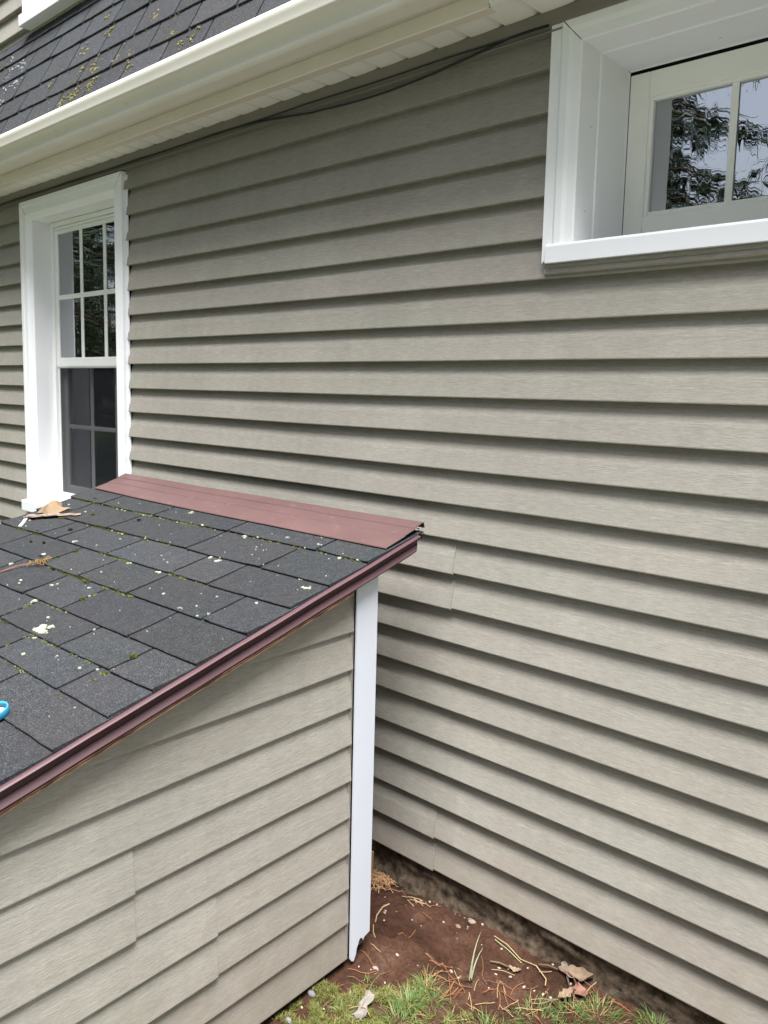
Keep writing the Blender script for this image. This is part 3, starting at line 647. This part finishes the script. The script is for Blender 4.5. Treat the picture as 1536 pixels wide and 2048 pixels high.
# ------------------------------------------------------------------ countable litter on the soil
def blob(name, m, x, y, z, r, sq, tone, seed, label, cat, group=None):
    mb = MB(); rows = []
    for i in range(6):
        a = -1.5708+3.1416*i/5; rows.append([])
        for j in range(8):
            b = 6.2832*j/8; v = Vector((math.cos(a)*math.cos(b), math.cos(a)*math.sin(b)*.75, math.sin(a)*sq))
            v *= r*(1+.35*mnoise.noise(v*1.6+Vector((seed, seed*2, 0)))); rows[-1].append(Vector((x, y, z+r*sq*.55))+v)
    mb.grid(rows, tone, True); o = mb.build(name, m, loc=(x, y, z), smooth=True); return tag(o, label, cat, group)
chips = [(-13.69, -1.38, .07), (-13.49, -1.65, .05), (-12.37, -2.46, .07), (-12.51, -3.39, .05), (-12.02, -3.42, .04), (-12.84, -3.51, .04), (-10.91, -2.58, .05), (-11.33, -2.72, .045), (-12.18, -.57, .055), (-12.62, -1.05, .04), (-11.01, -1.88, .075), (-10.75, -1.92, .055), (-10.23, -.89, .07), (-10.39, -.39, .055), (-11.53, -.32, .04), (-11.25, .0, .07), (-9.07, -.99, .04), (-9.29, -1.13, .05), (-8.81, -1.01, .07), (-8.77, -.94, .06), (-8.62, -1.0, .065), (-8.45, -.27, .055), (-9.47, -.64, .05), (-9.74, -1.03, .06), (-9.94, -1.76, .045), (-9.06, -.05, .05), (-14.2, -.74, .045), (-14.65, -.62, .035), (-13.73, -1.30, .06), (-13.08, .0, .06), (-12.75, -.1, .045), (-12.97, -1.0, .04), (-13.13, -6.23, .05), (-12.92, -5.59, .05), (-12.52, -5.21, .05), (-11.86, -4.2, .06), (-10.9, -.59, .035), (-10.1, -1.0, .05), (-9.9, -.85, .05), (-10.05, -1.25, .045)]
src = None
for i, (x, y, r) in enumerate(chips):
    if i < 3:
        o = blob('wood_chip', STONE, x, y, ground_h(x, y)-.01, r*.75, .6, (.30, .25, .19), i*3.1, 'tiny pale chip lying on the brown soil', 'chip', 'pale chips scattered on the soil')
        if i == 0: src = [o]
        else: src.append(o)
    else:
        s = src[i % 3]; o = s.copy(); C.objects.link(o); o.location = Vector((x, y, ground_h(x, y)-.01))*E
        k = r/chips[i % 3][2]; o.scale = (k*rnd.uniform(.7, 1.5), k, k); o.rotation_euler = (0, 0, rnd.uniform(0, 6.28)); o['_org'] = (x, y, 0)
for i, (x, y, r, t_, lab) in enumerate([(-11.54, -.1, .13, (.20, .15, .11), 'rounded tan pebble on the soil close to the foundation'), (-11.81, -.38, .09, (.17, .11, .08), 'small brown pebble beside the rounded tan pebble'), (-11.68, .05, .10, (.15, .13, .12), 'grey pebble touching the foundation behind the tan pebble'),
                                      (-12.49, -3.24, .11, (.20, .16, .14), 'flat grey stone in the soil in front of the torn corner trim'), (-13.0, -5.16, .13, (.12, .11, .12), 'dark grey stone at the lower edge of the shed siding'), (-12.86, -6.12, .12, (.16, .16, .18), 'bluish stone at the bottom edge of the photo beside the shed')]):
    blob('pebble', STONE, x, y, ground_h(x, y)-.03, r, .55, t_, 20+i*2.7, lab, 'pebble')
def leaf(name, x, y, L, W, az, tilt, tone, fold, label, seed):
    mb = MB(); rows = []; z = ground_h(x, y)+.05
    for i in range(13):
        q = i/12; wq = W*math.sin(3.1416*min(1, q*.96+.02))**.8*(1+.28*math.sin(q*19+seed)); row = []
        for j in range(7):
            p = (j-3)/3; lx = L*(q-.5); ly = wq*p; lz = fold*abs(p)**1.5*W+.16*L*mnoise.noise(Vector((q*2.4, p*1.3, seed)))+.35*L*(q-.5)**2
            row.append((x+lx*math.cos(az)-ly*math.sin(az), y+lx*math.sin(az)+ly*math.cos(az), z+lz+tilt*(lx+L/2)))
        rows.append(row)
    k = len(rows); t0 = len(mb.v); mb.grid(rows, tone)
    for i in range(len(mb.t)):
        f = 1+.35*mnoise.noise(Vector(mb.v[i])*5); mb.t[i] = tuple(c*f for c in tone)
    mb.tube([rows[0][3], Vector(rows[0][3])+Vector((-math.cos(az)*.25, -math.sin(az)*.25, .03)), Vector(rows[0][3])+Vector((-math.cos(az)*.5, -math.sin(az)*.45, -.03))], .018, 5, tuple(c*.6 for c in tone))
    o = mb.build(name, DRY, loc=(x, y, z), smooth=True, solid=.012); tag(o, label, 'leaf')
leaf('dry_leaf', -8.42, -.08, .85, .20, .35, .05, (.15, .105, .07), .45, 'curled tan leaf lying against the foundation', 1.0)
leaf('dry_leaf', -8.05, -.52, .5, .17, -.7, .12, (.17, .088, .06), .4, 'reddish brown leaf in front of the curled tan leaf', 2.4)
leaf('dry_leaf', -8.3, -.85, .42, .12, 1.1, .35, (.20, .13, .09), .7, 'folded upright brown leaf among the grass tips', 3.1)
leaf('dry_leaf', -8.75, .0, .32, .11, 2.2, .12, (.13, .11, .09), .5, 'small grey leaf behind the curled tan leaf', 4.2)
leaf('dry_leaf', -9.74, -.82, .32, .07, .3, .05, (.20, .14, .09), .3, 'small pale leaf halfway along the bare soil', 5.5)
mb = MB(); rows = []
for i in range(7):
    q = i/6; x = -11.72+.06*math.sin(q*5); rows.append([(x-.12+.05*math.sin(q*9)+j*.07, -4.95+.62*q+.02*j, ground_h(x, -4.9)+.06+.25*q+.05*math.sin(j*2+q*6)) for j in range(4)])
mb.grid(rows, (.17, .15, .13)); tag(mb.build('bark_piece', DRY, loc=(-11.7, -4.8, -16.1), solid=.05), 'grey splinter of bark sticking up from the moss at the bottom edge', 'bark')
mb = MB(); mb.tube([(-15.20, -.2, -16.3), (-15.19, -.2, -15.9), (-15.17, -.2, -15.35)], [.05, .048, .045], 6, (.24, .145, .08)); tag(mb.build('stick', DRY, loc=(-15.2, -.2, -16.2)), 'short upright brown stick in the dark corner behind the corner trim', 'stick')
mb = MB()
gz = ground_h(-10.45, -1.75)
for dx, dy, L, ln, az in ((0, 0, 1.25, .12, 1.5), (.02, .0, .9, .25, 1.3), (.0, -.02, .7, .5, -1.9), (.05, .0, .6, .6, -1.2)):
    blade(mb, -10.45+dx, -1.85+dy, gz, L, .035, az, ln, (.30, .31, .20), 5, .2)
tag(mb.build('dead_grass_tuft', LEAFM, loc=(-10.45, -1.85, gz)), 'upright pale dead grass blades in the middle of the bare soil', 'grass tuft')
mb = MB(); mb.tube([(-13.62, -1.9, -16.12), (-13.66, -1.78, -15.95), (-13.64, -1.55, -15.8), (-13.55, -1.35, -15.75)], .018, 5, (.30, .21, .13)); mb.tube([(-13.6, -2.0, -16.1), (-13.4, -2.25, -16.1), (-13.2, -2.4, -16.08)], .014, 5, (.30, .21, .13))
tag(mb.build('root', DRY, loc=(-13.6, -1.9, -16.1)), 'thin curved root beside the torn corner trim', 'root')
mb = MB(); pts = [(-10.75, -.2), (-10.3, -.28), (-9.8, -.42), (-9.3, -.5), (-8.95, -.62), (-8.85, -.85)]
mb.tube([(x, y, ground_h(x, y)+.05+.05*(i % 2)) for i, (x, y) in enumerate(pts)], .014, 5, (.33, .25, .13)); mb.tube([(x+.1, y-.12, ground_h(x, y)+.06) for x, y in pts[:3]], .012, 5, (.30, .30, .15))
tag(mb.build('straw_stem', DRY, loc=(-9.8, -.4, -16.1)), 'long thin straw stem leading to the curled tan leaf', 'straw')

# ------------------------------------------------------------------ things on the shed roof
mb = MB()
def lich(x, s, r, col, place=RP, h=.045, lump=.3):
    n = 16; sd_ = rnd.uniform(0, 99); P = [place(x, s, h+.022)]; Q = []
    for i in range(n):
        a = 6.2832*i/n; rr = r*(1+lump*1.5*mnoise.noise(Vector((math.cos(a)*1.6, math.sin(a)*1.6, sd_)))+.10*rnd.uniform(-1, 1))
        P.append(place(x+rr*.8*math.cos(a), s+rr*.8*math.sin(a), h+.016)); Q.append(place(x+rr*math.cos(a), s+rr*math.sin(a), h-.012))
    k = rnd.uniform(.8, 1.1); mb.add(P+Q, [(0, 1+i, 1+(i+1) % n) for i in range(n)]+[(1+i, 1+n+i, 1+n+(i+1) % n, 1+(i+1) % n) for i in range(n)], tuple(c*k for c in col))
LC = (.27, .29, .20); LW_ = (.20, .205, .19)
def rowh(s):          # height of the shingle face at s
    prev = -.3
    for r in rowsS:
        if s >= r: return .07*min(1, max(0, (prev-s)/max(.1, prev-r)))
        prev = r
    return .05
for x, s, k in [(-17.79, -8.7, 3.2), (-13.26, -4.07, 1.6), (-17.88, -5.11, 1.2), (-19.29, -5.1, 1.1), (-17.27, -3.78, 1.2), (-16.81, -3.87, 1.1), (-22.7, -6.02, 1.2), (-20.1, -7.13, .9), (-23.08, -6.9, 1), (-22.64, -4.92, 1), (-21.57, -4.79, .6), (-17.48, -2.29, 1.2), (-14.78, -1.96, 1), (-13.71, -2.28, 1.1), (-20.99, -1.55, 1.1), (-13.82, -5.19, .7), (-19.64, -7.93, 1.4), (-19.49, -2.24, .8), (-22.61, -2.3, .7), (-18.92, -6.67, .7), (-15.32, -6.32, .5), (-18.25, -8.26, .7), (-17.55, -9.02, .8), (-14.41, -6.16, .5), (-13.75, -3.74, .6), (-27.3, -3.44, .6), (-26.78, -2.81, .7), (-25.21, -3.02, .6), (-16.03, -1.94, .7), (-18.11, -4.65, .5), (-14.7, -9.03, .5), (-16.12, -9.2, .5), (-21.35, -4.1, .6)]:
    r = .075*k
    if k > 1.5:
        for _ in range(int(k*9)):
            lich(x+rnd.gauss(0, r*.45), s+rnd.gauss(0, r*.36), r*rnd.uniform(.10, .36), LC, h=rowh(s)+.012, lump=.6)
    else:
        for _ in range(5): lich(x+rnd.gauss(0, r*.5), s+rnd.gauss(0, r*.4), r*rnd.uniform(.25, .6), LC if rnd.random() < .7 else LW_, h=rowh(s)+.012, lump=.6)
for _ in range(120):
    x = rnd.uniform(-27.4, -12.95); s = rnd.uniform(-11.5, -1.5)
    if rnd.random() < .35: x = rnd.gauss(-20, 4)
    if not -27.4 < x < -12.95: continue
    lich(x, s, rnd.uniform(.010, .026) if rnd.random() < .88 else rnd.uniform(.03, .05), LW_ if rnd.random() < .8 else LC, h=rowh(s)+.012)
for _ in range(46):     # pale crust gathered along the upper courses
    x = rnd.uniform(-26, -13); rr_ = rnd.choice([-2.25, -2.25, -3.72]); lich(x, rr_+rnd.gauss(0, .07), rnd.uniform(.012, .035), (.26, .28, .15), h=.05)
tag(mb.build('lichen', LICH, loc=(-20, -6, -6)), 'pale green lichen spots dotted over the shed shingles', 'lichen', kind='stuff')
mb = MB()
def mossclump(place, x, s, r, n, h, cols):
    for _ in range(n):
        a = rnd.uniform(0, 6.28); q = r*math.sqrt(rnd.random()); p = Vector(place(x+q*math.cos(a), s+q*.6*math.sin(a), h)); L = rnd.uniform(.02, .06)*(1.2-.6*q/r)
        d = Vector((rnd.uniform(-.7, .7), rnd.uniform(-.9, .4), 1)).normalized(); sd_ = d.cross(Vector((rnd.random()-.5, rnd.random()-.5, rnd.random()-.5))).normalized()*rnd.uniform(.010, .02)
        c = rnd.choice(cols); k = rnd.uniform(.7, 1.3); mb.add([p-sd_, p+sd_, p+d*L+sd_*.5, p+d*L*1.15], [(0, 1, 2, 3)], tuple(v*k for v in c))
MC = [(.085, .095, .016), (.06, .075, .014), (.13, .13, .03), (.04, .045, .012)]; MP = [(.24, .26, .08), (.17, .19, .05), (.10, .11, .025)]
spans = [(-2.25, -27.3, -24.2, 75, MC), (-2.25, -24, -18.6, 70, MP), (-2.25, -18, -13, 34, MP), (-3.72, -25.3, -23.6, 40, MC), (-3.72, -23.5, -20.2, 85, MC), (-3.72, -20, -18, 16, MP), (-5.05, -26.7, -24.7, 60, MC), (-5.05, -21, -19.3, 44, MP), (-5.05, -17.6, -16, 18, MP),
         (-6.43, -21.8, -19.2, 90, MC), (-6.43, -18.6, -17.2, 34, MP), (-7.83, -24.6, -23.4, 40, MC), (-7.83, -20, -18, 14, MP), (-8.95, -18, -15, 16, MP), (-9.95, -17.5, -16, 8, MP), (-8.95, -20, -18.5, 12, MC)]
for s, a, b, n, cols in spans:
    for _ in range(n):
        x = rnd.uniform(a, b)
        if mnoise.noise(Vector((x*2.1, s, 3))) < -.12: continue
        mossclump(RP, x, s-.012, rnd.uniform(.03, .10), rnd.randint(14, 40), .0, cols)
for x, s, r in ((-24.2, -7.85, .16), (-21.9, -5.35, .12), (-19.35, -6.5, .15), (-18.36, -7.2, .12), (-14.36, -8.3, .13), (-26.2, -2.0, .14), (-24.6, -3.1, .11), (-22.0, -5.9, .1), (-17.9, -6.4, .13), (-20.6, -5.0, .14), (-25.6, -3.75, .17)):
    mossclump(RP, x, s, r, 190, .045, MC)
for s, x in ((-9.4, -14.36), (-9.3, -17.8), (-7.1, -18.35), (-8.3, -19.55)):
    for _ in range(9): mossclump(RP, x+rnd.gauss(0, .03), s+rnd.gauss(0, .28), .05, 26, .01, MP)
tag(mb.build('roof_moss', LEAFM, loc=(-20, -6, -6)), 'olive moss growing along the shingle joints of the shed', 'moss', kind='stuff')
# black droppings and specks
mb = MB()
for x, s, r in ((-23.95, -4.35, .12), (-25.1, -4.95, .06), (-24.3, -5.6, .06), (-23.7, -5.45, .05), (-22.25, -2.75, .09), (-22.6, -6.15, .09), (-21.2, -6.5, .05)):
    mossclump(RP, x, s, r, 90, .05, [(.012, .012, .010), (.02, .02, .012)])
tag(mb.build('dark_moss', LEAFM, loc=(-23, -5, -5.5)), 'blackish dried moss crumbs on the upper left shed shingles', 'moss', kind='stuff')
# torn wood/bark by the sill
mb = MB()
def shard(pts, th, tone):
    P = [Vector(RP(x, s, h)) for x, s, h in pts]; n = len(P); up_ = Vector((0, -.24, .97))*th
    mb.add(P+[p+up_ for p in P], [tuple(range(n)), tuple(range(2*n-1, n-1, -1))]+[(i, (i+1) % n, (i+1) % n+n, i+n) for i in range(n)], tone)
for a, b, c_ in (((-27.35, -3.15, .05), (-26.1, -3.75, .07), (.50, .33, .20)),):
    pass
rows = []
for i in range(9):
    q = i/8; rows.append([])
    for j in range(6):
        p = j/5; x = -27.1+1.05*q; s = -3.15-.75*p+.12*math.sin(q*7); h = .06+.36*math.sin(3.1416*min(1, p*.9+.1))*math.sin(3.1416*(q*.8+.15))+.05*mnoise.noise(Vector((q*4, p*3, 2))); rows[-1].append(RP(x, s, h))
mb.grid(rows, (.17, .115, .07))
bo = mb.build('wood_scrap', DRY, loc=(-26.5, -3.5, -5.2), solid=.04); tag(bo, 'torn piece of tan wood beside the sill of the tall window', 'wood scrap')
mb = MB(); rows = []
for i in range(13):
    q = i/12; x = -26.95+1.9*q+.05*math.sin(q*9); s = -4.2+.95*q; rows.append([RP(x+.02*j, s-.11*j*(1-.6*q)+.04*math.sin(i*2.1), .06+.06*(j % 2)+.05*mnoise.noise(Vector((i, j, 3)))+.05*(1-q)) for j in range(4)])
mb.grid(rows, (.19, .145, .115))
for i in range(len(mb.t)): f = rnd.uniform(.5, 1.35); mb.t[i] = tuple(c*f for c in mb.t[i])
mb.add([RP(-27.1, -4.3, .1), RP(-26.85, -4.35, .12), RP(-26.25, -4.95, .05), RP(-26.4, -5.0, .05)], [(0, 1, 2, 3)], (.36, .33, .29))
tag(mb.build('bark_strip', DRY, loc=(-26, -4, -5.3), solid=.035), 'long shredded strip of bark in front of the tan wood scrap', 'bark')
# needle cluster
mb = MB()
for _ in range(24):
    x = -22.0+rnd.gauss(0, .15); s = -6.45+rnd.gauss(0, .14); a = rnd.uniform(0, 6.28); L = rnd.uniform(.15, .4)
    mb.tube([RP(x-math.cos(a)*L/2, s-math.sin(a)*L/2, .08+rnd.uniform(0, .1)), RP(x, s, .14+rnd.uniform(0, .08)), RP(x+math.cos(a)*L/2, s+math.sin(a)*L/2, .07+rnd.uniform(0, .1))], .008, 4, rnd.choice([(.26, .17, .06), (.20, .11, .04), (.14, .09, .03)]))
for i in range(7):
    o = rnd.gauss(0, .05); mb.tube([RP(-22.05+o, -6.5+o, .1), RP(-22.5+o, -7.0+o*2, .12), RP(-22.75+rnd.gauss(0, .07), -7.6+rnd.gauss(0, .15), .08)], .006, 4, (.17, .07, .05))
tag(mb.build('needle_cluster', DRY, loc=(-22, -6.5, -5.9)), 'clump of red and tan pine needles lying on the shed shingles', 'pine needles')
# bottle cap
capc = Vector(RP(-14.97, -11.18, .06)); mcap = Matrix.Rotation(th, 3, 'X')
def ring(mb, prof, n=40, tone=None):
    mb.grid([[capc+mcap @ Vector((r*math.cos(6.2832*i/n), r*math.sin(6.2832*i/n), z)) for i in range(n)] for r, z in prof], tone, True)
cap = thing('bottle_cap', tuple(capc), 'blue plastic bottle cap lying upturned on the shed shingles', 'bottle cap')
mb = MB(); ring(mb, [(r_*.86, z_*.85) for r_, z_ in [(.29, .02), (.30, 0), (.315, .02), (.318, .17), (.31, .185), (.285, .185), (.28, .16), (.262, .15), (.28, .13), (.26, .11), (.28, .09), (.28, .03), (0.001, .028)]]); mb.build('shell', CAPB, cap, smooth=True, fixn=True)
mb = MB(); ring(mb, [(.215, .028), (.21, .042), (.001, .044)]); mb.build('liner', CAPW, cap, smooth=True)

# lichen on the steep house roof
mb = MB()
for x, s in [(-31.72, 1.64), (-31.54, 1.69), (-32.07, 1.68), (-30.34, 1.89), (-30.36, 1.63), (-31.05, 3.02), (-30.71, 2.62), (-32.67, 4.24), (-32.88, 4.45), (-32.04, 5.75), (-30.99, 4.67), (-29.25, 2.56), (-28.05, 2.51), (-27.28, 4.0), (-25.11, 2.47), (-27.67, 1.86), (-23.58, 1.81), (-32.72, 1.53), (-32.03, 3.07), (-34.82, 3.18), (-24.22, 1.76), (-27.12, 3.88)]:
    for _ in range(rnd.randint(6, 14)):
        lich(x+rnd.gauss(0, .16), s+rnd.gauss(0, .16), rnd.uniform(.02, .06), rnd.choice([(.17, .145, .05), (.20, .18, .08), (.13, .12, .05)]), UP, .06, .5)
for x, s in [(-40.4, 5.98), (-40.1, 5.97), (-39.72, 5.68), (-41.16, 6.02), (-40.45, 4.56), (-40.28, 3.88), (-42.07, 6.9), (-39.28, 4.68), (-39.57, 4.61), (-41.33, 5.55)]:
    for _ in range(7): lich(x+rnd.gauss(0, .25), s+rnd.gauss(0, .15), rnd.uniform(.02, .05), (.34, .35, .33), UP, .06)
for _ in range(300):
    x = rnd.gauss(-31, 4.5); s = abs(rnd.gauss(1.2, 1.6)); lich(x, s, rnd.uniform(.010, .03), rnd.choice([(.17, .145, .06), (.18, .18, .15), (.14, .115, .055)]), UP, .06)
tag(mb.build('roof_lichen', LICH, loc=(-31, -.5, 12)), 'yellow lichen patches on the steep house roof above the gutter', 'lichen', kind='stuff')

# ------------------------------------------------------------------ cables under the soffit
mb = MB(); pts = [(-62, 7.93), (-38.5, 7.91), (-34, 7.90), (-29.1, 7.90), (-25, 7.93), (-21.94, 7.93), (-20.67, 7.88), (-19.71, 7.78), (-18.79, 7.70), (-18.24, 7.64), (-17.71, 7.62), (-16.89, 7.58), (-16.11, 7.56), (-15.18, 7.57), (-14.33, 7.62), (-13.63, 7.67), (-13.01, 7.74), (-12.46, 7.79), (-12.03, 7.85), (-11.65, 7.90), (-11.33, 7.94), (-10.87, 7.95), (-10.32, 7.94)]
mb.tube([(x, -.20, z) for x, z in pts], .030, 6); tag(mb.build('cable', CABLE, loc=(-20, -.2, 7.9), smooth=True), 'thick black cable sagging below the soffit trim', 'cable')
mb = MB(); mb.tube([(x, -.235, 7.925+.012*math.sin(x*1.3)) for x in lin(-62, -10.3, .7)], .020, 6); tag(mb.build('cable', CABLE, loc=(-30, -.23, 7.93), smooth=True), 'thin dark cable running straight along the soffit trim', 'cable')

# ------------------------------------------------------------------ pines across the yard (seen mirrored in the panes)
def pine(seed, H):
    r = random.Random(seed); tr = MB(); tr.tube([(0, 0, -3), (.6, .3, H*.35), (.2, -.4, H*.7), (0, 0, H)], [3.2, 2.3, 1.3, .2], 9)
    cr = MB(); z = 9.0
    while z < H:
        f = 1-z/H; L0 = 6+38*f**.75
        for q in range(r.randint(3, 5)):
            a = r.uniform(0, 6.28); L = L0*r.uniform(.55, 1.1); n = 7; pts = []
            for i in range(n+1):
                t = i/n; pts.append(Vector((math.cos(a+.15*t)*L*t, math.sin(a+.15*t)*L*t, z+L*(.22*t-.42*t*t))))
            tr.tube(pts, [.45*(1-t/n*.85)*(L/40+.3) for t in range(n+1)], 4)
            for i in range(1, n+1):
                for _ in range(5):
                    p = pts[i]+Vector((r.gauss(0, 1.6), r.gauss(0, 1.6), r.gauss(-.6, .8)))
                    d0 = Vector((math.cos(a)+r.gauss(0, .8), math.sin(a)+r.gauss(0, .8), r.gauss(-.35, .4))).normalized()
                    for _ in range(11):
                        d = (d0+Vector((r.gauss(0, .4), r.gauss(0, .4), r.gauss(-.55, .35)))).normalized(); s_ = d.cross(Vector((r.random()-.5, r.random()-.5, r.random()-.5))).normalized()*r.uniform(.045, .085); LL = r.uniform(2.6, 5.5)
                        k = r.uniform(.6, 1.25); cr.add([p-s_*.4, p+s_*.4, p+d*LL*.6+s_, p+d*LL, p+d*LL*.6-s_], [(0, 1, 2, 3, 4)], (.030*k, .052*k, .020*k))
        z += r.uniform(3.6, 7.0)
    return tr, cr
PG = 'pines across the yard mirrored in the windows'; PLAB = 'dark green pine across the yard, seen only mirrored in the window panes'
protos = []
for i, (sd_, H) in enumerate(((3, 105), (8, 125))):
    tr, cr = pine(sd_, H); loc = [(-60, -104, -16.2), (-92, -70, -16.2)][i]
    t = thing('pine_tree', (0, 0, 0), PLAB, 'tree', PG)
    tr.build('trunk', BARK, t); cr.build('crown', LEAFM, t); t.location = Vector(loc)*E; protos.append(t)
for j, (x, y, rz, k) in enumerate([(-82, -112, 1.1, 1.0), (-5, -125, 2.3, 1.1), (40, -110, .6, 1.0), (-135, -95, 3.1, 1.15), (-190, -60, 4.2, 1.1), (-125, -35, 5.2, .85), (90, -95, 1.9, 1.2), (-82, -140, 2.9, 1.2), (150, -120, .2, 1.2), (-26, -150, 2.0, .85), (-240, -120, 1.2, 1.3)]):
    p = protos[j % 2]; c = p.copy(); C.objects.link(c); c.location = Vector((x, y, -16.2))*E; c.rotation_euler = (0, 0, rz); c.scale = (k, k, k)
    for ch in list(p.children):
        d = ch.copy(); C.objects.link(d); d.parent = c
for o in bpy.data.objects:
    if '_org' in o: del o['_org']
